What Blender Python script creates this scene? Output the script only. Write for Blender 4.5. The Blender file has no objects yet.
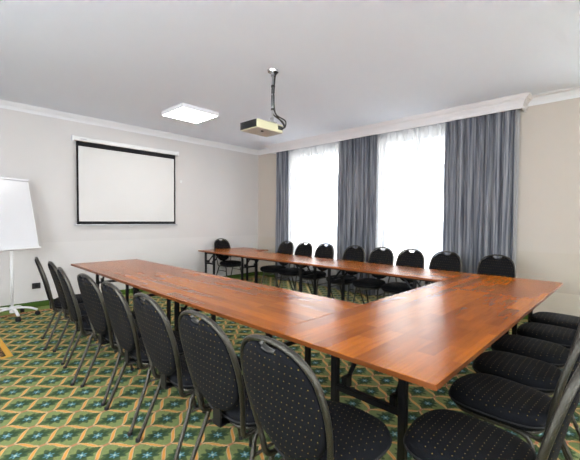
import bpy, bmesh, math, random
from mathutils import Vector, Matrix
random.seed(7)
sc = bpy.context.scene
C = sc.collection
PI = math.pi
ROT = -0.0246            # the U of tables stands very slightly askew to the walls

def TW(x, y):            # table-row coordinates -> room coordinates
    c, s = math.cos(ROT), math.sin(ROT)
    return (x*c - y*s, x*s + y*c)

# ------------------------------------------------------------------ materials
def srgb(r, g, b):
    f = lambda v: (v/255/12.92) if v/255 <= .04045 else ((v/255+.055)/1.055)**2.4
    return (f(r), f(g), f(b), 1)

def mat(name, col, rough=.6, metal=0, spec=.5, coat=0, sheen=0, bump=None):
    m = bpy.data.materials.new(name); m.use_nodes = True
    nt = m.node_tree; b = nt.nodes['Principled BSDF']
    b.inputs['Base Color'].default_value = col
    b.inputs['Roughness'].default_value = rough
    b.inputs['Metallic'].default_value = metal
    b.inputs['Specular IOR Level'].default_value = spec
    b.inputs['Coat Weight'].default_value = coat
    b.inputs['Sheen Weight'].default_value = sheen
    if bump:
        sca, st = bump
        tc = nt.nodes.new('ShaderNodeTexCoord'); n = nt.nodes.new('ShaderNodeTexNoise')
        n.inputs['Scale'].default_value = sca; n.inputs['Detail'].default_value = 4
        bp = nt.nodes.new('ShaderNodeBump'); bp.inputs['Strength'].default_value = st
        bp.inputs['Distance'].default_value = .01
        nt.links.new(tc.outputs['Object'], n.inputs['Vector'])
        nt.links.new(n.outputs['Fac'], bp.inputs['Height'])
        nt.links.new(bp.outputs['Normal'], b.inputs['Normal'])
    return m

class G:
    """tiny helper for writing math node graphs"""
    def __init__(s, m):
        s.nt = m.node_tree; s.N = s.nt.nodes; s.L = s.nt.links
    def val(s, sock, v):
        if isinstance(v, (int, float)): sock.default_value = v
        elif isinstance(v, tuple): sock.default_value = v
        else: s.L.new(v, sock)
    def m(s, op, a, b=None, c=None):
        n = s.N.new('ShaderNodeMath'); n.operation = op
        s.val(n.inputs[0], a)
        if b is not None: s.val(n.inputs[1], b)
        if c is not None: s.val(n.inputs[2], c)
        return n.outputs[0]
    def mix(s, f, a, b, mode='MIX'):
        n = s.N.new('ShaderNodeMix'); n.data_type = 'RGBA'; n.blend_type = mode
        s.val(n.inputs[0], f); s.val(n.inputs[6], a); s.val(n.inputs[7], b)
        return n.outputs[2]
    def step(s, v, lo, hi):      # smooth 0..1
        n = s.N.new('ShaderNodeMapRange'); n.interpolation_type = 'SMOOTHSTEP'
        s.val(n.inputs['Value'], v); n.inputs['From Min'].default_value = lo; n.inputs['From Max'].default_value = hi
        return n.outputs['Result']
    def coord(s, kind='Object'):
        t = s.N.new('ShaderNodeTexCoord'); x = s.N.new('ShaderNodeSeparateXYZ')
        s.L.new(t.outputs[kind], x.inputs[0]); return t.outputs[kind], x.outputs
    def noise(s, vec, scale, detail=3, rough=.5, sx=(1, 1, 1)):
        mp = s.N.new('ShaderNodeMapping'); mp.inputs['Scale'].default_value = sx
        s.L.new(vec, mp.inputs[0])
        n = s.N.new('ShaderNodeTexNoise'); n.inputs['Scale'].default_value = scale
        n.inputs['Detail'].default_value = detail; n.inputs['Roughness'].default_value = rough
        s.L.new(mp.outputs[0], n.inputs['Vector']); return n.outputs['Fac']

def wall_mat(name, col, bands):
    """wallpaper with slightly different tone in horizontal bands"""
    m = mat(name, col, .75, spec=.3); g = G(m); v, o = g.coord()
    b = m.node_tree.nodes['Principled BSDF']
    c = col
    n = g.noise(v, 60, 3)
    c = g.mix(g.m('MULTIPLY', n, .10), col, (col[0]*.8, col[1]*.8, col[2]*.8, 1))
    for (z0, z1, k) in bands:
        f = g.m('MULTIPLY', g.step(o[2], z0-.004, z0+.004), g.m('SUBTRACT', 1.0, g.step(o[2], z1-.004, z1+.004)))
        c = g.mix(f, c, (col[0]*k[0], col[1]*k[1], col[2]*k[2], 1))
    g.L.new(c, b.inputs['Base Color'])
    bp = g.N.new('ShaderNodeBump'); bp.inputs['Strength'].default_value = .08; bp.inputs['Distance'].default_value = .004
    g.L.new(g.noise(v, 250, 2), bp.inputs['Height']); g.L.new(bp.outputs['Normal'], b.inputs['Normal'])
    return m

M = {}
M['ceiling'] = mat('ceiling_paint', srgb(227, 231, 240), .9, spec=.2, bump=(40, .03))
M['wall_cool'] = wall_mat('wallpaper_cool', srgb(210, 206, 203), [(.0, 1.0, (1.04, 1.04, 1.04))])
M['wall_warm'] = wall_mat('wallpaper_warm', srgb(198, 188, 177), [(.43, .96, (.97, .96, .93)), (0, .43, (1.16, 1.17, 1.14))])
M['plaster'] = mat('moulding_paint', srgb(232, 232, 234), .6)
M['pelmet'] = mat('pelmet_paint', srgb(226, 222, 222), .6)
M['frame_white'] = mat('window_frame_paint', srgb(235, 235, 235), .4)
M['black_leg'] = mat('black_powder_coat', (.005, .005, .006, 1), .42, spec=.3)
M['black_plastic'] = mat('black_plastic', (.012, .012, .012, 1), .5)
M['gun'] = mat('hammered_gunmetal', (.075, .070, .058, 1), .30, metal=.85, bump=(260, .35))
M['chrome'] = mat('satin_chrome', (.55, .55, .55, 1), .25, metal=1)
M['steel_white'] = mat('white_powder_coat', srgb(228, 228, 226), .35)
M['whiteboard'] = mat('whiteboard_surface', srgb(220, 220, 222), .25)
M['dull_steel'] = mat('dull_steel', (.12, .12, .115, 1), .35, metal=1)
M['alu'] = mat('brushed_aluminium', srgb(190, 192, 195), .35, metal=.6)
M['screen'] = mat('matte_screen_fabric', srgb(214, 212, 209), .9, spec=.1)
M['screen_black'] = mat('screen_black_border', (.012, .012, .014, 1), .8, spec=.2)
M['cream'] = mat('aged_cream_plastic', srgb(220, 214, 176), .5)
M['grey_panel'] = mat('greyed_base_plastic', srgb(196, 188, 178), .5)
M['grille'] = mat('dark_vent_grille', (.02, .02, .02, 1), .6)
M['cable'] = mat('black_cable', (.015, .015, .016, 1), .5)
M['lens'] = mat('lens_glass', (.02, .02, .03, 1), .05, coat=1)
M['rubber'] = mat('black_rubber', (.01, .01, .01, 1), .8)
M['skirt'] = mat('green_carpet_skirting', srgb(74, 98, 44), .95, spec=.1, bump=(300, .4))
M['facade'] = mat('pale_facade_render', srgb(225, 220, 208), .9)
M['facade_win'] = mat('facade_window_glass', srgb(120, 128, 140), .2)
M['street'] = mat('street_paving', srgb(190, 188, 182), .9)

def emis(name, col, s):
    m = bpy.data.materials.new(name); m.use_nodes = True; nt = m.node_tree
    nt.nodes.remove(nt.nodes['Principled BSDF'])
    e = nt.nodes.new('ShaderNodeEmission'); e.inputs[0].default_value = col; e.inputs[1].default_value = s
    nt.links.new(e.outputs[0], nt.nodes['Material Output'].inputs[0]); return m
M['led'] = emis('led_diffuser', (1, .97, .93, 1), 9.0)

def glass_mat():
    m = bpy.data.materials.new('window_glass'); m.use_nodes = True; nt = m.node_tree
    nt.nodes.remove(nt.nodes['Principled BSDF'])
    t = nt.nodes.new('ShaderNodeBsdfTransparent'); t.inputs[0].default_value = (.95, .97, .97, 1)
    gl = nt.nodes.new('ShaderNodeBsdfGlossy'); gl.inputs['Roughness'].default_value = .02
    mx = nt.nodes.new('ShaderNodeMixShader'); mx.inputs[0].default_value = .06
    nt.links.new(t.outputs[0], mx.inputs[1]); nt.links.new(gl.outputs[0], mx.inputs[2])
    nt.links.new(mx.outputs[0], nt.nodes['Material Output'].inputs[0]); return m
M['glass'] = glass_mat()

def sheer_mat():
    m = bpy.data.materials.new('sheer_voile'); m.use_nodes = True; nt = m.node_tree
    nt.nodes.remove(nt.nodes['Principled BSDF'])
    t = nt.nodes.new('ShaderNodeBsdfTransparent')
    d = nt.nodes.new('ShaderNodeBsdfDiffuse'); d.inputs[0].default_value = (.88, .9, .94, 1)
    tl = nt.nodes.new('ShaderNodeBsdfTranslucent'); tl.inputs[0].default_value = (.36, .375, .40, 1)
    m1 = nt.nodes.new('ShaderNodeMixShader'); m1.inputs[0].default_value = .6
    m2 = nt.nodes.new('ShaderNodeMixShader'); m2.inputs[0].default_value = .78
    nt.links.new(d.outputs[0], m1.inputs[1]); nt.links.new(tl.outputs[0], m1.inputs[2])
    nt.links.new(t.outputs[0], m2.inputs[1]); nt.links.new(m1.outputs[0], m2.inputs[2])
    nt.links.new(m2.outputs[0], nt.nodes['Material Output'].inputs[0]); return m
M['sheer'] = sheer_mat()

def drape_mat():
    m = mat('grey_velvet', srgb(104, 108, 116), .8, spec=.15, sheen=.3); g = G(m)
    b = g.N['Principled BSDF']; v, o = g.coord()
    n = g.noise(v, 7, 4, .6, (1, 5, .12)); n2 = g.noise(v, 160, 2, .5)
    c = g.mix(g.step(n, .32, .68), srgb(74, 80, 94), srgb(168, 169, 174))  # streaks paint the light and shade of the folds into the velvet colour
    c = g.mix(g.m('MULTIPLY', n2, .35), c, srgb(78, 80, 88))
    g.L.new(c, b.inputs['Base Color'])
    tl = g.N.new('ShaderNodeBsdfTranslucent'); tl.inputs[0].default_value = (.16, .17, .2, 1)
    mx = g.N.new('ShaderNodeMixShader'); mx.inputs[0].default_value = .12
    g.L.new(b.outputs[0], mx.inputs[1]); g.L.new(tl.outputs[0], mx.inputs[2])
    g.L.new(mx.outputs[0], g.N['Material Output'].inputs[0]); return m
M['drape'] = drape_mat()

def fabric_mat(name, ax):
    """black upholstery with a staggered grid of small gold dots; ax picks the two object axes"""
    m = mat(name, (.005, .005, .007, 1), .8, spec=.12, sheen=0); g = G(m)
    b = g.N['Principled BSDF']; v, o = g.coord()
    PU, PW = .026, .066
    u = g.m('DIVIDE', o[ax[0]], PU); w = g.m('DIVIDE', g.m('ADD', o[ax[1]], .004), PW)
    def dots(off):
        fu = g.m('MULTIPLY', g.m('SUBTRACT', g.m('FRACT', g.m('ADD', u, off)), .5), PU*1000)
        fw = g.m('MULTIPLY', g.m('SUBTRACT', g.m('FRACT', g.m('ADD', w, off)), .5), PW*1000)
        return g.m('SQRT', g.m('ADD', g.m('MULTIPLY', fu, fu), g.m('MULTIPLY', fw, fw)))
    d = g.m('MINIMUM', dots(0.), dots(.5))
    f = g.m('SUBTRACT', 1.0, g.step(d, 1.2, 2.2))
    ge = g.N.new('ShaderNodeNewGeometry'); tcn = g.N.new('ShaderNodeTexCoord'); sx = g.N.new('ShaderNodeSeparateXYZ')
    g.L.new(tcn.outputs['Normal'], sx.inputs[0])
    f = g.m('MULTIPLY', f, g.step(g.m('ABSOLUTE', sx.outputs[3-ax[0]-ax[1]]), .45, .7))
    f = g.m('MULTIPLY', f, .85)
    g.L.new(g.mix(f, (.0052, .0056, .0075, 1), srgb(176, 146, 62)), b.inputs['Base Color'])
    bp = g.N.new('ShaderNodeBump'); bp.inputs['Strength'].default_value = .25; bp.inputs['Distance'].default_value = .002
    g.L.new(g.noise(v, 400, 2), bp.inputs['Height']); g.L.new(bp.outputs['Normal'], b.inputs['Normal'])
    return m
M['fab_seat'] = fabric_mat('dotted_fabric_seat', (0, 1))
M['fab_back'] = fabric_mat('dotted_fabric_back', (0, 2))

def wood_mat():
    """glossy cherry laminate printed with long staves; grain runs along object X"""
    m = mat('cherry_laminate', srgb(150, 74, 32), .2, spec=.30, coat=0); g = G(m)
    b = g.N['Principled BSDF']; b.inputs['Coat Roughness'].default_value = .2
    v, o = g.coord()
    br = g.N.new('ShaderNodeTexBrick')
    br.inputs['Scale'].default_value = 1.0; br.inputs['Mortar Size'].default_value = .0
    br.inputs['Brick Width'].default_value = .55; br.inputs['Row Height'].default_value = .085
    br.inputs['Color1'].default_value = srgb(180, 98, 14); br.inputs['Color2'].default_value = srgb(138, 68, 6)
    br.inputs['Bias'].default_value = 0.0; br.offset = .37
    g.L.new(v, br.inputs['Vector'])
    gr = g.noise(v, 6, 3, .55, (1.0, 12, 12)); gr2 = g.noise(v, 2.2, 2, .5, (1, 5, 5))
    c = g.mix(g.m('MULTIPLY', g.step(gr, .35, .8), .4), br.outputs['Color'], srgb(112, 54, 10))
    c = g.mix(g.m('MULTIPLY', g.step(gr2, .45, .75), .35), c, srgb(184, 100, 24))
    g.L.new(c, b.inputs['Base Color'])
    b.inputs['Roughness'].default_value = .23
    return m
M['wood'] = wood_mat()
M['edge'] = mat('orange_edge_band', srgb(122, 64, 24), .4)

def carpet_mat():
    m = mat('ogee_carpet', srgb(100, 120, 60), .95, spec=.1); g = G(m)
    b = g.N['Principled BSDF']; v, o = g.coord()
    wob = g.m('MULTIPLY', g.m('SUBTRACT', g.noise(v, 60, 2), .5), .012)
    X = g.m('ADD', o[0], wob); Yc = g.m('ADD', o[1], wob)
    u = g.m('DIVIDE', g.m('SUBTRACT', X, .38), .2655)
    y = g.m('DIVIDE', g.m('SUBTRACT', Yc, 2.67), .2730)
    cs = g.m('ADD', g.m('MULTIPLY', g.m('COSINE', g.m('MULTIPLY', u, 2*PI)), .252), g.m('MULTIPLY', g.m('COSINE', g.m('MULTIPLY', u, 6*PI)), -.002))
    sn = g.m('ABSOLUTE', g.m('SINE', g.m('MULTIPLY', u, 2*PI)))
    s2n = g.m('MULTIPLY', sn, sn)
    def sd(t): return g.m('SUBTRACT', g.m('FRACT', g.m('ADD', t, .5)), .5)
    s1 = sd(g.m('SUBTRACT', g.m('ADD', y, .25), cs)); s2 = sd(g.m('ADD', g.m('SUBTRACT', y, .25), cs))
    sl = g.m('SQRT', g.m('ADD', 1.0, g.m('MULTIPLY', s2n, 2.5)))
    d = g.m('DIVIDE', g.m('MINIMUM', g.m('ABSOLUTE', s1), g.m('ABSOLUTE', s2)), sl)
    # cell-centred coordinates (two families of cells)
    a1, b1 = g.m('SUBTRACT', g.m('FRACT', g.m('ADD', u, .5)), .5), g.m('SUBTRACT', g.m('FRACT', y), .5)
    a2, b2 = g.m('SUBTRACT', g.m('FRACT', u), .5), g.m('SUBTRACT', g.m('FRACT', g.m('ADD', y, .5)), .5)
    sq = lambda t: g.m('MULTIPLY', t, t)
    r1 = g.m('SQRT', g.m('ADD', sq(a1), sq(b1))); r2 = g.m('SQRT', g.m('ADD', sq(a2), sq(b2)))
    e1 = g.m('SQRT', g.m('ADD', sq(a1), sq(g.m('MULTIPLY', b1, 3.2)))); e2 = g.m('SQRT', g.m('ADD', sq(a2), sq(g.m('MULTIPLY', b2, 3.2))))
    near = g.m('LESS_THAN', r1, r2)
    pick = lambda p, q: g.m('ADD', g.m('MULTIPLY', near, p), g.m('MULTIPLY', g.m('SUBTRACT', 1.0, near), q))
    r, e = pick(r1, r2), pick(e1, e2)
    ca, cb = pick(a1, a2), pick(b1, b2)
    ang = g.m('ARCTAN2', cb, ca)
    mott = g.noise(v, 45, 3, .6); fine = g.noise(v, 260, 2, .6)
    base = g.mix(g.m('MULTIPLY', mott, .9), srgb(108, 121, 70), srgb(148, 157, 104))
    # dark leaves along the long axis
    lf = g.m('SUBTRACT', 1.0, g.step(g.m('ADD', e, g.m('MULTIPLY', g.m('SUBTRACT', mott, .5), .22)), .38, .48))
    c = g.mix(g.m('MULTIPLY', lf, .75), base, srgb(54, 74, 44))
    pet = g.m('ADD', .205, g.m('MULTIPLY', g.m('COSINE', g.m('MULTIPLY', ang, 8)), .05))
    pf = g.m('SUBTRACT', 1.0, g.step(g.m('SUBTRACT', r, pet), -.02, .03))
    c = g.mix(g.m('MULTIPLY', pf, .8), c, srgb(44, 70, 50))
    pet2 = g.m('ADD', .075, g.m('MULTIPLY', g.m('COSINE', g.m('MULTIPLY', ang, 6)), .035))
    pf2 = g.m('SUBTRACT', 1.0, g.step(g.m('SUBTRACT', r, pet2), -.015, .02))
    c = g.mix(pf2, c, srgb(96, 136, 146))
    cf = g.m('SUBTRACT', 1.0, g.step(r, .02, .035)); c = g.mix(cf, c, srgb(190, 205, 185))
    # ribbons
    nd = g.m('SUBTRACT', 1.0, g.step(sn, .05, .38))
    wd = g.m('ADD', g.m('ADD', .007, g.m('MULTIPLY', nd, .016)), g.m('MULTIPLY', s2n, .034))
    rim = g.m('SUBTRACT', 1.0, g.step(g.m('SUBTRACT', d, wd), -.006, .012))
    c = g.mix(rim, c, srgb(222, 184, 150))
    core = g.m('SUBTRACT', 1.0, g.step(g.m('SUBTRACT', d, g.m('MULTIPLY', s2n, .030)), -.004, .008))
    core = g.m('MULTIPLY', core, g.step(sn, .45, .7))
    c = g.mix(core, c, srgb(216, 154, 78))
    red = g.m('MULTIPLY', rim, g.m('SUBTRACT', 1.0, g.step(sn, .25, .6)))
    c = g.mix(g.m('MULTIPLY', red, .85), c, srgb(186, 100, 66))
    # border along the screen wall: plain green, then a dotted rust strip
    bx = g.m('SUBTRACT', 6.6217, o[1])
    inb = g.m('SUBTRACT', 1.0, g.step(bx, .30, .305))
    c = g.mix(inb, c, g.mix(g.m('MULTIPLY', mott, .8), srgb(112, 128, 66), srgb(140, 152, 92)))
    st = g.m('MULTIPLY', g.step(bx, .27, .275), g.m('SUBTRACT', 1.0, g.step(bx, .375, .38)))
    dotp = g.step(g.noise(v, 34, 1), .48, .56)
    c = g.mix(st, c, g.mix(dotp, srgb(196, 150, 104), srgb(112, 62, 40)))
    # inlaid medallion corner at the far left, with its gold border
    mxx = g.m('SUBTRACT', .66, o[0]); myy = g.m('SUBTRACT', o[1], 4.40)
    inn = g.m('MINIMUM', mxx, myy)
    ins = g.m('MULTIPLY', g.step(inn, 0.0, .003), g.m('LESS_THAN', o[1], 5.75))
    dk = g.mix(g.step(g.noise(v, 22, 2), .5, .58), srgb(34, 44, 34), srgb(170, 110, 70))
    dk = g.mix(g.step(g.noise(v, 31, 2), .6, .64), dk, srgb(120, 140, 90))
    gold = g.m('SUBTRACT', 1.0, g.step(inn, .05, .055))
    c = g.mix(ins, c, g.mix(gold, dk, srgb(222, 168, 74)))
    c = g.mix(g.m('MULTIPLY', g.m('SUBTRACT', fine, .35), .7), c, (0.02, .03, .015, 1))
    g.L.new(c, b.inputs['Base Color'])
    bp = g.N.new('ShaderNodeBump'); bp.inputs['Strength'].default_value = .5; bp.inputs['Distance'].default_value = .004
    g.L.new(g.noise(v, 500, 2), bp.inputs['Height']); g.L.new(bp.outputs['Normal'], b.inputs['Normal'])
    return m
M['carpet'] = carpet_mat()

# ------------------------------------------------------------------ mesh helpers
def obj(name, bm, m, parent=None, smooth=False, bevel=0, seg=2, kind=None, loc=None):
    me = bpy.data.meshes.new(name)
    bmesh.ops.recalc_face_normals(bm, faces=bm.faces[:])
    bm.to_mesh(me); bm.free()
    for mm in (m if isinstance(m, (list, tuple)) else [m]): me.materials.append(mm)
    if smooth:
        for p in me.polygons: p.use_smooth = True
    o = bpy.data.objects.new(name, me); C.objects.link(o)
    if parent: o.parent = parent
    if loc: o.location = loc
    if bevel:
        b = o.modifiers.new('bevel', 'BEVEL'); b.width = bevel; b.segments = seg; b.limit_method = 'ANGLE'
        b.angle_limit = math.radians(40)
    if kind: o['kind'] = kind
    return o

def box(bm, x0, x1, y0, y1, z0, z1, mi=0, M4=None):
    vs = [bm.verts.new((x, y, z)) for x in (x0, x1) for y in (y0, y1) for z in (z0, z1)]
    if M4:
        for v in vs: v.co = M4 @ v.co
    for q in ((0,1,3,2),(4,6,7,5),(0,4,5,1),(2,3,7,6),(0,2,6,4),(1,5,7,3)):
        f = bm.faces.new([vs[i] for i in q]); f.material_index = mi
    return bm

def BM(): return bmesh.new()
def bx(*a, **k): return box(BM(), *a, **k)

def spline(pts, n=6, closed=False):
    """Catmull-Rom through the points"""
    P = [Vector(p) for p in pts]; out = []; N = len(P)
    rng = range(N if closed else N-1)
    for i in rng:
        p0 = P[(i-1) % N] if (closed or i > 0) else P[0]*2-P[1]
        p1, p2 = P[i], P[(i+1) % N]
        p3 = P[(i+2) % N] if (closed or i+2 < N) else P[-1]*2-P[-2]
        for k in range(n):
            t = k/n
            out.append(.5*((2*p1)+(p2-p0)*t+(2*p0-5*p1+4*p2-p3)*t*t+(3*p1-p0-3*p2+p3)*t**3))
    if not closed: out.append(P[-1].copy())
    return out

def sweep(bm, pts, ra, rb=None, seg=10, closed=False, ref=Vector((0, 0, 1)), cap=True, mi=0):
    """sweep an ellipse: ra along ref-perpendicular direction, rb along the ref direction"""
    rb = rb or ra; N = len(pts); rings = []
    for i, p in enumerate(pts):
        if closed: t = pts[(i+1) % N]-pts[i-1]
        else: t = pts[min(i+1, N-1)]-pts[max(i-1, 0)]
        t.normalize()
        b = ref - t*ref.dot(t)
        if b.length < 1e-3: b = Vector((1, 0, 0)) - t*t.x
        b.normalize(); a = t.cross(b)
        rings.append([bm.verts.new(p + a*ra*math.cos(2*PI*k/seg) + b*rb*math.sin(2*PI*k/seg)) for k in range(seg)])
    for i in range(N if closed else N-1):
        A, B = rings[i], rings[(i+1) % N]
        for k in range(seg):
            f = bm.faces.new((A[k], A[(k+1) % seg], B[(k+1) % seg], B[k])); f.material_index = mi
    if cap and not closed:
        bm.faces.new(rings[0]); bm.faces.new(rings[-1])
    return bm

def tube(bm, pts, r, seg=10, n=6, smooth=True, **k):
    P = spline(pts, n) if smooth else [Vector(p) for p in pts]
    return sweep(bm, P, r, seg=seg, **k)

def cyl(bm, c, r, h, seg=24, r2=None, axis='z'):
    r2 = r if r2 is None else r2
    rot = Matrix() if axis == 'z' else (Matrix.Rotation(PI/2, 4, 'Y') if axis == 'x' else Matrix.Rotation(-PI/2, 4, 'X'))
    bmesh.ops.create_cone(bm, cap_ends=True, segments=seg, radius1=r, radius2=r2, depth=h,
                          matrix=Matrix.Translation(c) @ rot)
    return bm

def prism(bm, prof, a, b, axis):
    """extrude a closed 2-D profile from a to b along axis ('x' or 'y'); profile = (other, z)"""
    f = (lambda t, p: (t, p[0], p[1])) if axis == 'x' else (lambda t, p: (p[0], t, p[1]))
    A = [bm.verts.new(f(a, p)) for p in prof]; B = [bm.verts.new(f(b, p)) for p in prof]
    n = len(prof)
    for i in range(n): bm.faces.new((A[i], A[(i+1) % n], B[(i+1) % n], B[i]))
    bm.faces.new(A); bm.faces.new(B); return bm

def thing(name, label, cat, loc=(0, 0, 0), rz=0, group=None):
    o = bpy.data.objects.new(name, None); C.objects.link(o); o.empty_display_size = .1
    o.location = loc; o.rotation_euler = (0, 0, rz); o['label'] = label; o['category'] = cat
    if group: o['group'] = group
    return o
def tag(o, label, cat, group=None):
    o['label'] = label; o['category'] = cat
    if group: o['group'] = group
    return o
def dup(root, loc, rz, label, group=None):
    def cp(o, par):
        c = o.copy(); C.objects.link(c); c.parent = par
        for ch in o.children: cp(ch, c)
        return c
    r = cp(root, None); r.location = loc; r.rotation_euler = (0, 0, rz); r['label'] = label
    if group: r['group'] = group
    return r
S = dict(kind='structure')

# ------------------------------------------------------------------ the room
WX, WY, ZC = 5.894, 6.622, 3.08       # window wall, screen wall, ceiling
X0, Y0 = -2.2, -2.8
T_ = .35
obj('floor', bx(X0-T_, WX+T_, Y0-T_, WY+T_, -.12, 0), M['carpet'], **S)
obj('ceiling', bx(X0-T_, WX+T_, Y0-T_, WY+T_, ZC, ZC+.12), M['ceiling'], **S)
obj('wall_left', bx(X0-T_, WX+T_, WY, WY+T_, 0, ZC), M['wall_cool'], **S)
WIN = [(4.00, 5.52), (1.95, 3.28)]
HOLE = WIN + [(-2.2, -.2)]  # last opening is unseen, added for extra daylight
FILL_NW = [(.2, 3.2)]                # unseen window added left of the camera to brighten the room
bm = BM(); prev = Y0
for a, b in FILL_NW:
    box(bm, X0-T_, X0, prev, a, 0, ZC); box(bm, X0-T_, X0, a, b, 0, .9); box(bm, X0-T_, X0, a, b, 2.8, ZC); prev = b
box(bm, X0-T_, X0, prev, WY, 0, ZC)
obj('wall_near', bm, M['wall_cool'], **S)
for i, (a, b) in enumerate(FILL_NW):
    bm = BM(); x0, x1 = X0-.22, X0-.16
    box(bm, x0, x1, a, a+.06, .9, 2.8); box(bm, x0, x1, b-.06, b, .9, 2.8); box(bm, x0, x1, a+.06, b-.06, .9, .96); box(bm, x0, x1, a+.06, b-.06, 2.74, 2.8)
    box(bm, x0, x1, (a+b)/2-.04, (a+b)/2+.04, .96, 2.74)
    w = obj(f'window_{len(HOLE)+i+1}', bm, M['frame_white'], **S)  # frame of the added window, never in view
    obj('window_pane', bx(x0+.025, x0+.031, a+.06, b-.06, .96, 2.74), M['glass'], w)
FILL_RW = [(-.6, 1.9)]     # unseen window added behind the camera as fill daylight
bm = BM(); prev = X0-T_
for a, b in FILL_RW:
    box(bm, prev, a, Y0-T_, Y0, 0, ZC); box(bm, a, b, Y0-T_, Y0, 0, .9); box(bm, a, b, Y0-T_, Y0, 2.8, ZC); prev = b
box(bm, prev, WX+T_, Y0-T_, Y0, 0, ZC)
obj('wall_rear', bm, M['wall_warm'], **S)
for i, (a, b) in enumerate(FILL_RW):
    bm = BM(); y0, y1 = Y0-.22, Y0-.16
    box(bm, a, a+.06, y0, y1, .9, 2.8); box(bm, b-.06, b, y0, y1, .9, 2.8); box(bm, a+.06, b-.06, y0, y1, .9, .96); box(bm, a+.06, b-.06, y0, y1, 2.74, 2.8)
    box(bm, (a+b)/2-.04, (a+b)/2+.04, y0, y1, .96, 2.74)
    w = obj(f'window_{len(HOLE)+len(FILL_NW)+i+1}', bm, M['frame_white'], **S)  # added window frame, out of sight behind the camera
    obj('window_pane', bx(a+.06, b-.06, y0+.025, y0+.031, .96, 2.74), M['glass'], w)
# window wall: two openings in view, plus an unseen one added to let in more light
SZ, HZ = .50, 2.86
bm = BM(); ys = sorted([Y0, WY] + [v for w in HOLE for v in w])
HS = sorted(HOLE)
prev = Y0
for a, b in HS:
    if a > prev: box(bm, WX, WX+T_, prev, a, 0, ZC)
    box(bm, WX, WX+T_, a, b, 0, SZ); box(bm, WX, WX+T_, a, b, HZ, ZC)
    prev = b
box(bm, WX, WX+T_, prev, WY, 0, ZC)
obj('wall_right', bm, M['wall_warm'], **S)
for i, (a, b) in enumerate(HOLE):
    bm = BM(); x0, x1 = WX+.16, WX+.22; f = .06; mid = (a+b)/2
    box(bm, x0, x1, a, a+f, SZ, HZ); box(bm, x0, x1, b-f, b, SZ, HZ)
    box(bm, x0, x1, a+f, b-f, SZ, SZ+f); box(bm, x0, x1, a+f, b-f, HZ-f, HZ)
    box(bm, x0, x1, mid-.045, mid+.045, SZ+f, HZ-f)
    box(bm, x0, x1, a+f, mid-.045, 1.10, 1.17); box(bm, x0, x1, mid+.045, b-f, 1.10, 1.17)
    box(bm, x0, x1, a+f, mid-.045, 2.28, 2.33); box(bm, x0, x1, mid+.045, b-f, 2.28, 2.33)
    w = obj(f'window_{i+1}', bm, M['frame_white'], bevel=.006, **S)
    obj('window_pane', bx(x0+.025, x0+.031, a+f, b-f, SZ+f, HZ-f), M['glass'], w)
    obj('window_sill', bx(WX-.04, WX+.16, a-.04, b+.04, SZ-.03, SZ), M['frame_white'], w, bevel=.006)
# green carpet skirting
obj('baseboard_left', bx(X0, WX-.012, WY-.012, WY, 0, .085), M['skirt'], **S)
obj('baseboard_right', bx(WX-.012, WX, Y0, WY-.012, 0, .085), M['skirt'], **S)
obj('baseboard_rear', bx(X0, WX-.012, Y0, Y0+.012, 0, .085), M['skirt'], **S)
obj('baseboard_near', bx(X0, X0+.012, Y0+.012, WY-.012, 0, .085), M['skirt'], **S)
# cornice profile: distance from wall, z
def corn(k, d0=0.0):
    prof = [(0, ZC), (0, ZC-.095), (.012, ZC-.095), (.014, ZC-.082), (.024, ZC-.078), (.028, ZC-.064),
            (.042, ZC-.050), (.062, ZC-.036), (.078, ZC-.024), (.082, ZC-.016), (.095, ZC-.012), (.098, ZC)]
    return [(k(p), z) for p, z in prof]
obj('trim_1', prism(BM(), corn(lambda p: WY-p), X0, WX-.001, 'x'), M['plaster'], **S)
PX, PY0, PY1 = 5.645, 1.00, 5.92      # pelmet box over the windows
bm = BM()
prism(bm, corn(lambda p: WX-p)[:-1]+[(WX-.10, ZC-.014), (WX-.155, ZC-.014), (WX-.175, ZC-.008), (WX-.18, ZC)], Y0, PY0-.0, 'y')
prism(bm, corn(lambda p: WX-p), PY1, WY-.001, 'y')
obj('trim_2', bm, M['plaster'], **S)
obj('trim_3', prism(BM(), corn(lambda p: Y0+p), X0, WX, 'x'), M['plaster'], **S)
obj('trim_4', prism(BM(), corn(lambda p: X0+p), Y0, WY, 'y'), M['plaster'], **S)
# pelmet: fascia board with mitred crown and returns
bm = BM()
box(bm, PX, PX+.02, PY0, PY1, ZC-.165, ZC); box(bm, PX+.02, WX, PY0, PY0+.02, ZC-.165, ZC)
box(bm, PX+.02, WX, PY1-.02, PY1, ZC-.165, ZC)
pr = [(0, ZC-.118), (.012, ZC-.118), (.014, ZC-.104), (.004, ZC-.100), (.006, ZC-.090), (.022, ZC-.086), (.026, ZC-.066), (.046, ZC-.046), (.050, ZC-.040), (.070, ZC-.038), (.072, ZC-.024), (.088, ZC-.018), (.092, ZC)]
loopA = [[bm.verts.new(v) for v in ((WX, PY0-p, z), (PX-p, PY0-p, z), (PX-p, PY1+p, z), (WX, PY1+p, z))] for p, z in pr]
for i in range(len(pr)-1):
    for k in range(3): bm.faces.new((loopA[i][k], loopA[i][k+1], loopA[i+1][k+1], loopA[i+1][k]))
obj('trim_5', bm, M['pelmet'], **S)
tr = bx(5.70, 5.86, PY0+.03, PY1-.03, ZC-.03, ZC-.001)
tag(obj('curtain_rail', tr, M['frame_white']), 'white curtain rail hidden up behind the pelmet over both windows', 'curtain rail')

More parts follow.
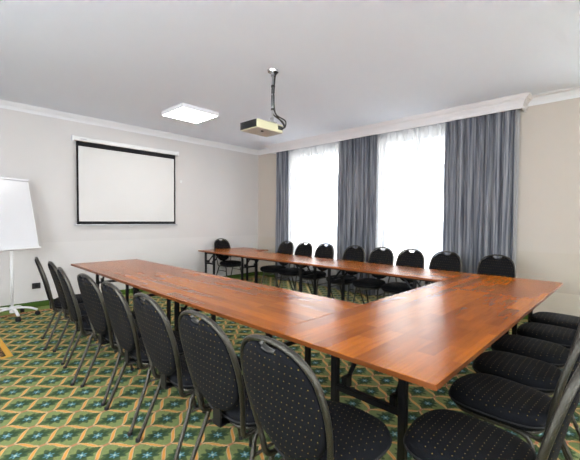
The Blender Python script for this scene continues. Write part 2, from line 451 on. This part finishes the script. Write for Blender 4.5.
# ------------------------------------------------------------------ curtains
def curtain(name, y0, y1, x, amp, per, m, z0, z1, label, cat, group=None, seed=1, nz=26, pinch=.6):
    rnd = random.Random(seed); bm = BM()
    n = int((y1-y0)/per*14); ph = [rnd.uniform(0, 2*PI) for _ in range(5)]
    rows = []
    for j in range(nz+1):
        t = j/nz; z = z1+(z0-z1)*t; row = []
        for i in range(n+1):
            s = i/n; yy = y0+(y1-y0)*s
            w = 2*PI*(yy-y0)/per
            w2 = w + .7*math.sin(w*.23+ph[0]) + .35*t*math.sin(w*.51+ph[1])
            a = amp*(.6+.4*t)*(1+.35*math.sin(w*.37+ph[2]))
            xx = x + a*math.sin(w2) + .25*a*math.sin(2.1*w2+ph[3]+t)
            yo = .22*per*math.sin(w2*1.0+1.2)*(.4+.6*t)
            row.append(bm.verts.new((xx, yy+yo*(1 if 0 < i < n else 0), z)))
        rows.append(row)
    for j in range(nz):
        for i in range(n): bm.faces.new((rows[j][i], rows[j][i+1], rows[j+1][i+1], rows[j+1][i]))
    o = obj(name, bm, m, smooth=True)
    tag(o, label, cat, group)
    return o
ZT = ZC-.045
for (a, b, lab, sd) in ((5.46, 5.80, 'narrow grey drape hanging nearest the far corner', 3),
                        (3.23, 4.07, 'grey pleated drape hanging between the two sheer-covered windows', 5),
                        (1.10, 2.04, 'wide grey drape at the near right end of the windows', 9)):
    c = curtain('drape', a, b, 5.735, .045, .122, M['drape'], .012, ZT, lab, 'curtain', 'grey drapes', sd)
    sm = c.modifiers.new('thick', 'SOLIDIFY'); sm.thickness = .004
for (a, b, lab, sd) in ((3.75, 5.70, 'white sheer curtain over the far window, by the corner', 13),
                        (1.06, 3.72, 'white sheer curtain over the nearer right-hand window', 17)):
    curtain('sheer_curtain', a, b, 5.815, .014, .075, M['sheer'], .012, ZT, lab, 'curtain', 'sheer curtains', sd)

# ------------------------------------------------------------------ street side
f = thing('apartment_building', 'pale building across the street, faintly seen through the sheer curtains', 'building', (22, 6, 0))
obj('facade', bx(0, 6, -22, 22, -6, 15), M['facade'], f)
w0 = None
for r in range(5):
    for k in range(10):
        y = -20+k*4.2; z = -4.5+r*3.6
        o = obj('window', bx(-.06, .05, y, y+1.5, z, z+2.1), M['facade_win'], f) if w0 is None else w0.copy()
        if w0 is None: w0 = o; base = (y, z)
        else:
            C.objects.link(o); o.parent = f; o.location = (0, y-base[0], z-base[1])
st = obj('ground', bx(WX+T_+.02, 22, -30, 34, -6.2, -6), M['street'], **S)

# ------------------------------------------------------------------ chair
def make_chair():
    t = thing('banquet_chair', '', 'chair')
    # seat cushion: rounded plan, domed top
    bm = BM(); NS = 48; rings = []
    def outline(k, sc_, z, dome=0):
        a = 2*PI*k/NS; ca, sa = math.cos(a), math.sin(a)
        ex = 2/3.3
        x = math.copysign(abs(ca)**ex, ca); y = math.copysign(abs(sa)**ex, sa)
        w = .220 - .022*(1-y)/2*1.3
        return Vector((x*w*sc_, .086 + y*.232*sc_ + .012*(1-abs(x))*(1 if y > 0 else .6)*sc_, z))
    prof = [(.80, .402), (.93, .402), (.985, .414), (1.0, .432), (.99, .452), (.955, .468), (.88, .479), (.72, .487), (.5, .491), (.25, .493)]
    for s_, z in prof: rings.append([bm.verts.new(outline(k, s_, z)) for k in range(NS)])
    for A, B in zip(rings, rings[1:]):
        for k in range(NS): bm.faces.new((A[k], A[(k+1) % NS], B[(k+1) % NS], B[k]))
    bm.faces.new(rings[0]); bm.faces.new(rings[-1])
    seat = obj('seat', bm, M['fab_seat'], t, smooth=True)
    bm = BM(); P = [outline(k, 1.0, .430)*1.0 for k in range(NS)]
    for p in P: p.x *= 1.008; p.y = .086+(p.y-.086)*1.008
    sweep(bm, P, .004, seg=6, closed=True)
    obj('piping', bm, M['rubber'], seat, smooth=True)
    # under-seat frame ring
    bm = BM(); P = [Vector((outline(k, .86, .388).x, outline(k, .86, .388).y, .390)) for k in range(0, NS, 2)]
    sweep(bm, P, .011, seg=8, closed=True)
    for x in (-.10, .10): tube(bm, [(x, -.10, .392), (x, .235, .392)], .010, smooth=False, seg=6)
    obj('seat_frame', bm, M['gun'], t, smooth=True)
    # back frame
    half = [(.168, -.030, .392), (.172, -.075, .388), (.176, -.118, .386), (.181, -.144, .402), (.186, -.155, .440), (.190, -.160, .470),
            (.203, -.170, .530), (.218, -.187, .610), (.226, -.206, .690), (.223, -.228, .770), (.202, -.253, .855),
            (.150, -.276, .917), (.080, -.287, .946)]
    half = [(x*.935, y, z) for x, y, z in half]
    path = [(-x, y, z) for x, y, z in half] + [(0, -.291, .955)] + [h for h in reversed(half)]
    P = spline(path, 5)
    bm = sweep(BM(), P, .0095, .0135, seg=12, ref=Vector((0, 1, .12)).normalized())
    obj('back_frame', bm, M['gun'], t, smooth=True)
    # back pad: egg shape with a hand-hold bite at the top
    def yb(z): # frame plane
        pts = [(.40, -.144), (.44, -.155), (.47, -.160), (.53, -.170), (.61, -.187), (.69, -.206), (.77, -.228), (.855, -.253), (.917, -.276), (.955, -.291)]
        for (za, ya), (zb, yb_) in zip(pts, pts[1:]):
            if z <= zb: return ya+(yb_-ya)*(z-za)/(zb-za)
        return pts[-1][1]
    NB = 64; out = []
    zc = .705
    for k in range(NB):
        a = 2*PI*k/NB; ca, sa = math.cos(a), math.sin(a)
        if sa >= 0: x, z = .212*math.copysign(abs(ca)**.84, ca), zc+.240*abs(sa)**.84
        else: x, z = .210*math.copysign(abs(ca)**.96, ca), zc+.232*sa
        # bite for the hand-hold
        if sa > 0 and abs(x) < .064: z = min(z, .946-.040*math.exp(-(x/.046)**6))
        out.append((x, z))
    bm = BM(); rings = []
    for s_, dy in ((.0, -.021), (.5, -.020), (.85, -.018), (.955, -.013), (1.0, 0.0), (.97, .012), (.88, .020), (.5, .026), (.0, .028)):
        if s_ == 0: rings.append([bm.verts.new((0, yb(zc)+dy-.010, zc))]); continue
        ring = []
        for x, z in out:
            X = x*s_; Z = zc+(z-zc)*s_
            ring.append(bm.verts.new((X, yb(Z)+dy-.012*(1-(X/.22)**2), Z)))
        rings.append(ring)
    for A, B in zip(rings, rings[1:]):
        for k in range(NB):
            if len(A) == 1: bm.faces.new((A[0], B[k], B[(k+1) % NB]))
            elif len(B) == 1: bm.faces.new((A[k], A[(k+1) % NB], B[0]))
            else: bm.faces.new((A[k], A[(k+1) % NB], B[(k+1) % NB], B[k]))
    obj('backrest', bm, M['fab_back'], t, smooth=True)
    bm = BM(); pts = [(-.052, yb(.94), .936), (-.040, yb(.92), .920), (0, yb(.915)-.002, .912), (.040, yb(.92), .920), (.052, yb(.94), .936)]
    sweep(bm, spline(pts, 5), .0030, .014, seg=8, ref=Vector((0, 1, .15)).normalized())
    obj('handle', bm, M['dull_steel'], t, smooth=True)
    # legs
    for s in (-1, 1):
        bm = BM()
        tube(bm, [(s*.172, -.015, .391), (s*.176, -.060, .388), (s*.182, -.092, .362), (s*.190, -.112, .300), (s*.205, -.190, .110), (s*.214, -.235, .004)], .0118, n=5)
        obj('rear_leg', bm, M['gun'], t, smooth=True)
        bm = BM()
        tube(bm, [(s*.172, .08, .391), (s*.176, .135, .387), (s*.184, .165, .350), (s*.190, .178, .300), (s*.205, .215, .110), (s*.214, .235, .004)], .0118, n=5)
        obj('front_leg', bm, M['gun'], t, smooth=True)
        bm = BM(); tube(bm, [(s*.191, -.114, .295), (s*.191, .179, .295)], .008, smooth=False, seg=8)
        obj('stretcher', bm, M['gun'], t, smooth=True)
        for y in (-.235, .235):
            obj('foot_cap', cyl(BM(), (s*.214, y, .009), .015, .018, 14), M['rubber'], t, smooth=False)
    # bracket joining back pad to seat
    bm = BM(); box(bm, -.03, .03, -.168, -.08, .388, .398); box(bm, -.03, .03, -.176, -.166, .388, .49)
    obj('back_bracket', bm, M['black_leg'], t, bevel=.003)
    return t

chair0 = make_chair(); used = False
def place_chair(x, y, face, label, group):
    """face = heading of the sitter in degrees in table-row coordinates"""
    global used
    X, Y = TW(x, y); rz = math.radians(face-90)+ROT
    if not used:
        used = True; chair0.location = (X, Y, 0); chair0.rotation_euler = (0, 0, rz)
        chair0['label'] = label; chair0['group'] = group; return chair0
    return dup(chair0, (X, Y, 0), rz, label, group)

LEFT = 'chairs along the left row of tables'
left = [(1.12, .925, 0, 'black dotted chair nearest the camera, its oval back filling the bottom centre'),
        (1.12, 1.425, 2, 'black dotted chair second from the front on the left side'),
        (1.11, 1.96, 0, 'third chair from the front on the left side, dark oval back'),
        (1.10, 2.49, 0, 'fourth chair from the front on the left side'),
        (1.09, 3.01, 3, 'fourth chair from the far end on the left side, near a table seam'),
        (1.05, 3.49, -6, 'third chair from the far end on the left side, pulled out slightly'),
        (1.09, 4.04, -3, 'second chair from the far end on the left side'),
        (1.07, 4.57, -8, 'chair at the far end of the left side, nearest the flip chart')]
for x, y, f_, lab in left: place_chair(x, y, f_, lab, LEFT)
HEAD = 'chairs along the near side of the head table'
head = [(1.55, .385, 89, 'nearest chair at bottom right, its hammered metal back frame leaning toward the picture edge'),
        (2.10, .40, 85, 'second chair from the front on the right side of the head table'),
        (2.59, .43, 90, 'third chair from the front on the right side of the head table'),
        (3.07, .45, 90, 'fourth chair from the front on the right side of the head table'),
        (3.60, .395, 90, 'fifth chair from the front on the right side, only its seat showing'),
        (4.13, .395, 90, 'farthest chair seat on the right side, against the cream wall')]
for x, y, f_, lab in head: place_chair(x, y, f_, lab, HEAD)
WINR = 'chairs along the window side'
winc = [(4.70, 4.98, 'black chair by the narrow corner drape, first of the window row'),
        (4.70, 4.49, 'second chair from the far end of the window row'),
        (4.70, 3.99, 'third chair from the far end of the window row, before the middle drape'),
        (4.70, 3.36, 'chair with pale-rimmed back in front of the middle grey drape'),
        (4.70, 2.85, 'chair just right of the middle drape, before the near window'),
        (4.70, 2.37, 'chair in the middle of the near window'),
        (4.71, 1.865, 'chair at the near window where the wide right drape begins'),
        (4.71, 1.245, 'chair in front of the wide right drape, behind the table corner')]
for x, y, lab in winc: place_chair(x, y, 180, lab, WINR)
place_chair(4.50, 6.30, 271, 'lone chair facing the camera beyond the far end table, by the corner', 'chair at the far end')

# ------------------------------------------------------------------ tables
TZ = .76
TH = .024
def folding_table(name, label, cx, cy, L, W, deg, z=.74, inset=.32, spread=.24, stub=True, yo=0, fx=None):
    """length along local X"""
    X, Y = TW(cx, cy)
    t = thing(name, label, 'table', (X, Y, 0), math.radians(deg)+ROT, 'folding conference tables')
    e = .0015
    top = obj('tabletop', bx(-L/2+e, L/2-e, -W/2+e, W/2-e, z-TH, z), M['wood'], t, bevel=.002)
    bm = BM(); q = .0025
    for a in ((-L/2+e-.0005, -L/2+q, -W/2+e, W/2-e), (L/2-q, L/2-e+.0005, -W/2+e, W/2-e), (-L/2+e, L/2-e, -W/2+e-.0005, -W/2+q), (-L/2+e, L/2-e, W/2-q, W/2-e+.0005)):
        box(bm, *a, z-TH-.0003, z-.003)
    obj('edge_band', bm, M['edge'], top)
    zr = z-TH
    for s in (-1, 1): obj('under_rail', bx(-L/2+.10, L/2-.10, s*(W/2-.14)-.012, s*(W/2-.14)+.012, zr-.035, zr), M['black_leg'], t)
    for s in (-1, 1):
        x = fx[0 if s < 0 else 1] if fx else s*(L/2-inset)
        fr = BM()
        mp = obj('mounting_rail', bx(x-.016, x+.016, yo-spread-.02, yo+spread+.02, zr-.03, zr), M['black_leg'], t)
        box(fr, x-.014, x+.014, yo-spread+.018, yo+spread-.018, .476, .506)
        obj('crossbar', fr, M['black_leg'], t)
        for w in (-1, 1):
            lg = obj('leg', bx(x-.018, x+.018, yo+w*spread-.018, yo+w*spread+.018, .012, zr), M['black_leg'], t, bevel=.003)
            obj('foot_cap', bx(x-.021, x+.021, yo+w*spread-.021, yo+w*spread+.021, 0, .02), M['rubber'], lg)
            br = BM(); d = -s   # folding brace
            yy = yo+w*(spread-.055)
            tube(br, [(x+d*.01, yy, .50), (x+d*.20, yy, zr-.01)], .013, smooth=False, seg=8)
            box(br, x+d*.002, x+d*.05, yy-.016, yy+.016, .495, .55)
            obj('brace', br, M['black_leg'], t)
    if stub:
        for sx in (-1, 1):
            for sy in (-1, 1):
                obj('bumper', bx(sx*(L/2-.14)-.025, sx*(L/2-.14)+.025, sy*(W/2-.10)-.015, sy*(W/2-.10)+.015, zr-.045, zr), M['black_plastic'], t, bevel=.004)
    return t
xa, xb, xc, xd = 1.368, 2.292, 3.862, 4.646
yi, yn = 1.481, .5415
W1 = xb-xa
folding_table('folding_table', 'folding table at the far end of the left row, near the flip chart', (xa+xb)/2, (3.57+5.708)/2, 5.708-3.57, W1, 90, spread=.2, yo=.03, fx=(4.03-4.639, 5.33-4.639))
folding_table('folding_table', 'near table of the left row, butting against the head table', (xa+xb)/2, (3.57+yi)/2, 3.57-yi, W1, 90, spread=.2, yo=.03, fx=(1.77-2.5255, 3.06-2.5255))
WH = yi-yn
folding_table('folding_table', 'head table nearest the camera, long piece with the front corner', (xa+3.46)/2, (yi+yn)/2, 3.46-xa, WH, 0, inset=.145, spread=.195, yo=-.066)
folding_table('folding_table', 'short head table piece at the right corner by the cream wall', (3.46+xd)/2, (yi+yn)/2, xd-3.46, WH, 0, inset=.145, spread=.195, yo=-.066, fx=(-.448, .20))
WR = xd-xc
folding_table('folding_table', 'near table of the window row, touching the head table', (xc+xd)/2, (yi+3.53)/2, 3.53-yi, WR, 90, spread=.17, yo=.06, fx=(1.87-2.5055, 3.16-2.5055))
folding_table('folding_table', 'middle table of the window row, before the far window', (xc+xd)/2, (5.64+3.53)/2, 5.64-3.53, WR, 90, spread=.17, yo=.06, fx=(3.72-4.585, 5.2-4.585))
folding_table('folding_table', 'short crosswise table at the far end of the window row', (3.86+5.08)/2, (5.64+6.49)/2, 1.20, .845, 0, inset=.06, spread=.15, yo=.08)

# ------------------------------------------------------------------ projection screen on the wall
t = thing('projection_screen', 'pull-down projection screen with black border on the left wall', 'projection screen', (2.73, WY-.001, 0))
a = .90
bm = bx(-.92, .92, -.085, -.015, 2.665, 2.735); obj('housing', bm, M['steel_white'], t, bevel=.01, seg=3)
for s in (-1, 1):
    obj('end_cap', bx(s*.935-.016, s*.935+.016, -.09, 0, 2.655, 2.742), M['plaster'], t, bevel=.004)
sh = obj('screen_sheet', bx(-.885, .885, -.052, -.050, 1.285, 2.665), M['screen_black'], t)
obj('projection_surface', bx(-.855, .855, -.0535, -.0522, 1.335, 2.585), M['screen'], sh)
obj('bottom_bar', bx(-.93, .93, -.062, -.042, 1.262, 1.285), M['alu'], t, bevel=.004)
bm = BM(); tube(bm, [(-.03, -.052, 1.264), (-.02, -.052, 1.245), (.02, -.052, 1.245), (.03, -.052, 1.264)], .004, seg=6)
obj('pull_handle', bm, M['plaster'], t)
obj('maker_badge', bx(-.83, -.74, -.087, -.0845, 2.69, 2.705), M['alu'], t)
bm = BM(); cyl(bm, (3.77, WY-.012, 2.16), .012, .024, 12, axis='y'); box(bm, 3.755, 3.785, WY-.004, WY, 2.13, 2.18)
tag(obj('wall_hook', bm, M['steel_white']), 'tiny white hook on the wall right of the projection screen', 'hook')

# ------------------------------------------------------------------ socket
t = thing('wall_socket', 'black wall socket low on the left wall beside the flip chart', 'socket', (1.285, WY, .33))
obj('cover_plate', bx(-.055, .055, -.012, 0, -.045, .045), M['black_plastic'], t, bevel=.004)
obj('socket_face', cyl(BM(), (0, -.011, 0), .022, .004, 20, axis='y'), M['rubber'], t)

# ------------------------------------------------------------------ flip chart
FA = math.radians(26)
t = thing('flip_chart', 'white flip chart easel on a wheeled star base at the left edge', 'flip chart', (.91, 6.12, 0), FA)
bm = BM(); cyl(bm, (0, 0, .115), .032, .09, 20)
hub = obj('hub', bm, M['steel_white'], t, smooth=False, bevel=.004)
for k in range(5):
    a = 2*PI*k/5 + math.radians(-40)
    dx, dy = math.cos(a), math.sin(a)
    bm = BM(); P = spline([(dx*.02, dy*.02, .125), (dx*.10, dy*.10, .132), (dx*.20, dy*.20, .115), (dx*.285, dy*.285, .078)], 5)
    sweep(bm, P, .020, .014, seg=10)
    obj('base_arm', bm, M['steel_white'], t, smooth=True)
    bm = BM()
    mt = Matrix.Translation((dx*.285, dy*.285, .028)) @ Matrix.Rotation(a+.6, 4, 'Z')
    for s in (-1, 1):
        bmesh.ops.create_cone(bm, cap_ends=True, segments=18, radius1=.027, radius2=.027, depth=.016, matrix=mt @ Matrix.Translation((0, s*.013, 0)) @ Matrix.Rotation(PI/2, 4, 'X'))
    box(bm, -.012, .012, -.006, .006, .01, .06, M4=Matrix.Translation((dx*.285, dy*.285, .0)))
    obj('castor', bm, M['rubber'], t)
bm = BM(); tube(bm, [(0, 0, .12), (0, 0, .98)], .017, smooth=False, seg=16); obj('column', bm, M['steel_white'], t, smooth=True)
bm = BM(); tube(bm, [(0, .012, .90), (0, .14, 1.55)], .011, smooth=False, seg=12); obj('inner_column', bm, M['steel_white'], t, smooth=True)
tl = math.radians(-12)
B4 = Matrix.Translation((0, -.045, .955)) @ Matrix.Rotation(tl, 4, 'X')
bd = obj('board', box(BM(), -.345, .345, -.008, .008, 0, 1.0, M4=B4), M['whiteboard'], t)
for a_ in ((-.352, -.342, 0, 1.0), (.342, .352, 0, 1.0)): obj('board_edge', box(BM(), a_[0], a_[1], -.012, .010, a_[2], a_[3], M4=B4), M['steel_white'], t)
obj('pen_tray', box(BM(), -.352, .352, -.055, .012, -.018, .004, M4=B4), M['steel_white'], t, bevel=.003)
obj('clamp_bar', box(BM(), -.35, .35, -.030, .012, .985, 1.012, M4=B4), M['alu'], t, bevel=.004)

# ------------------------------------------------------------------ ceiling light
def panel(cx, cy, lab):
    t = thing('ceiling_light', lab, 'ceiling light', (cx, cy, ZC), 0, 'ceiling light panels')
    bm = BM(); w = .32; f = .012; h = .06
    box(bm, -w, w, -w, -w+f, -h, 0); box(bm, -w, w, w-f, w, -h, 0); box(bm, -w, -w+f, -w+f, w-f, -h, 0); box(bm, w-f, w, -w+f, w-f, -h, 0)
    obj('frame', bm, M['plaster'], t)
    bm = BM(); q = [bm.verts.new(c_) for c_ in ((-w+f, -w+f, -h+.003), (-w+f, w-f, -h+.003), (w-f, w-f, -h+.003), (w-f, -w+f, -h+.003))]
    bm.faces.new(q)
    obj('diffuser', bm, M['led'], t)
    return t
panel(3.02, 5.02, 'square lit LED panel on the ceiling near the screen wall')
panel(3.3, -1.3, 'square lit LED panel added behind the camera on the right to brighten the room, out of view')  # unseen panel, added for more light in the room
panel(-.6, 2.2, 'square lit LED panel added above the left aisle to brighten the room, out of view')  # another added panel, out of frame, as extra room light

# ------------------------------------------------------------------ projector
t = thing('ceiling_projector', 'cream projector hanging from a ceiling pole in the middle of the room', 'projector', (2.785, 3.07, 2.40))
def pr_body():
    w, d, h = .205, .145, .093
    bm = bx(-w, w, -d, d, 0, h); return bm
body = obj('body', pr_body(), M['cream'], t, bevel=.012, seg=3)
bm = BM(); box(bm, -.209, -.203, -.138, .138, .006, .088)
obj('vent_panel', bm, M['grille'], t)
bm = BM()
for i in range(7):
    box(bm, -.2125, -.209, -.132, .132, .014+i*.0105, .0185+i*.0105)
obj('vent_louvres', bm, M['black_plastic'], t)
obj('base_panel', bx(-.197, .197, -.137, .137, -.003, .002), M['grey_panel'], t, bevel=.002)
bm = BM(); cyl(bm, (.07, .148, .048), .032, .03, 24, axis='y'); obj('lens_ring', bm, M['black_plastic'], t)
obj('foot_screw', cyl(BM(), (-.05, -.06, -.006), .016, .014, 16), M['grille'], t)
bm = BM(); box(bm, .12, .195, -.148, -.140, .03, .075); obj('cable_ports', bm, M['black_plastic'], t)
bm = BM(); box(bm, -.03, .09, -.16, .05, .093, .101); box(bm, .02, .04, -.155, -.115, .101, .15)
obj('mount_bracket', bm, M['chrome'], t, bevel=.002)
bm = BM(); tube(bm, [(.035, -.14, .10), (.035, -.14, ZC-2.40-.01)], .011, smooth=False, seg=12); obj('pole', bm, M['alu'], t, smooth=True)
bm = BM(); cyl(bm, (.035, -.14, ZC-2.40-.010), .055, .02, 28, r2=.062); cyl(bm, (.035, -.14, ZC-2.40-.04), .022, .05, 20); obj('ceiling_plate', bm, M['chrome'], t)
bm = BM()
for k, off in enumerate(((.012, .004), (-.006, .012), (.004, -.012))):
    tube(bm, [(.085+off[0], -.16+off[1], ZC-2.40-.012), (.055+off[0], -.15+off[1], ZC-2.40-.05), (.041+off[0], -.15+off[1], .55), (.027+off[0], -.155+off[1], .42), (.038+off[0], -.15+off[1], .26), (.09+off[0]*2, -.13+off[1], .19), (.19+.02*k, -.14+off[1], .13+.01*k), (.215+.01*k, -.15, .08), (.19, -.155, .05)], .0075, seg=8)
obj('cable_bundle', bm, M['cable'], t, smooth=True)
bm = BM()
for z in (.50, .24): cyl(bm, (.036, -.145, z), .024, .018, 14)
obj('cable_tie', bm, M['black_plastic'], t)

# ------------------------------------------------------------------ light from outside
w = bpy.data.worlds.new('sky'); sc.world = w; w.use_nodes = True
bg = w.node_tree.nodes['Background']; bg.inputs[0].default_value = (.90, .925, 1.0, 1); bg.inputs[1].default_value = 7.5
for (a, b) in HOLE:      # sampling portals in the window openings
    l = bpy.data.lights.new('window_portal', 'AREA'); l.shape = 'RECTANGLE'; l.size = HZ-SZ; l.size_y = b-a
    l.cycles.is_portal = True
    o = bpy.data.objects.new('window_portal', l); C.objects.link(o)
    o.location = (WX+T_-.02, (a+b)/2, (SZ+HZ)/2); o.rotation_euler = (0, math.radians(90), 0)

for (a, b) in FILL_RW:
    l = bpy.data.lights.new('window_portal', 'AREA'); l.shape = 'RECTANGLE'; l.size = b-a; l.size_y = 1.9
    l.cycles.is_portal = True
    o = bpy.data.objects.new('window_portal', l); C.objects.link(o)
    o.location = ((a+b)/2, Y0-T_+.02, 1.85); o.rotation_euler = (math.radians(90), 0, 0)

for (a, b) in FILL_NW:
    l = bpy.data.lights.new('window_portal', 'AREA'); l.shape = 'RECTANGLE'; l.size = 1.9; l.size_y = b-a
    l.cycles.is_portal = True
    o = bpy.data.objects.new('window_portal', l); C.objects.link(o)
    o.location = (X0-T_+.02, (a+b)/2, 1.85); o.rotation_euler = (0, math.radians(-90), 0)

# ------------------------------------------------------------------ camera
cd = bpy.data.cameras.new('camera'); cam = bpy.data.objects.new('camera', cd); C.objects.link(cam)
F, yaw, pitch, roll = 352.37, .7533, -.0283, .0065
fw = Vector((math.cos(yaw)*math.cos(pitch), math.sin(yaw)*math.cos(pitch), math.sin(pitch)))
r = Vector((math.sin(yaw), -math.cos(yaw), 0)); u = r.cross(fw)
r2 = r*math.cos(roll)+u*math.sin(roll); u2 = -r*math.sin(roll)+u*math.cos(roll)
mw = Matrix((r2, u2, -fw)).transposed().to_4x4(); mw.translation = (0, 0, 1.38)
cam.matrix_world = mw
cd.sensor_fit = 'HORIZONTAL'; cd.sensor_width = 36; cd.lens = F/580*36; cd.clip_start = .05; cd.clip_end = 200
sc.camera = cam
sc.view_settings.view_transform = 'Standard'; sc.view_settings.look = 'None'
sc.view_settings.gamma = 1; sc.view_settings.use_curve_mapping = False
sc.view_settings.exposure = 1.38
sc.cycles.max_bounces = 12; sc.cycles.diffuse_bounces = 6; sc.cycles.transparent_max_bounces = 16
sc.cycles.use_denoising = True; sc.cycles.sample_clamp_indirect = 6.0; sc.cycles.blur_glossy = 1.0
sc.cycles.denoising_prefilter = 'FAST'; sc.cycles.caustics_reflective = False; sc.cycles.caustics_refractive = False
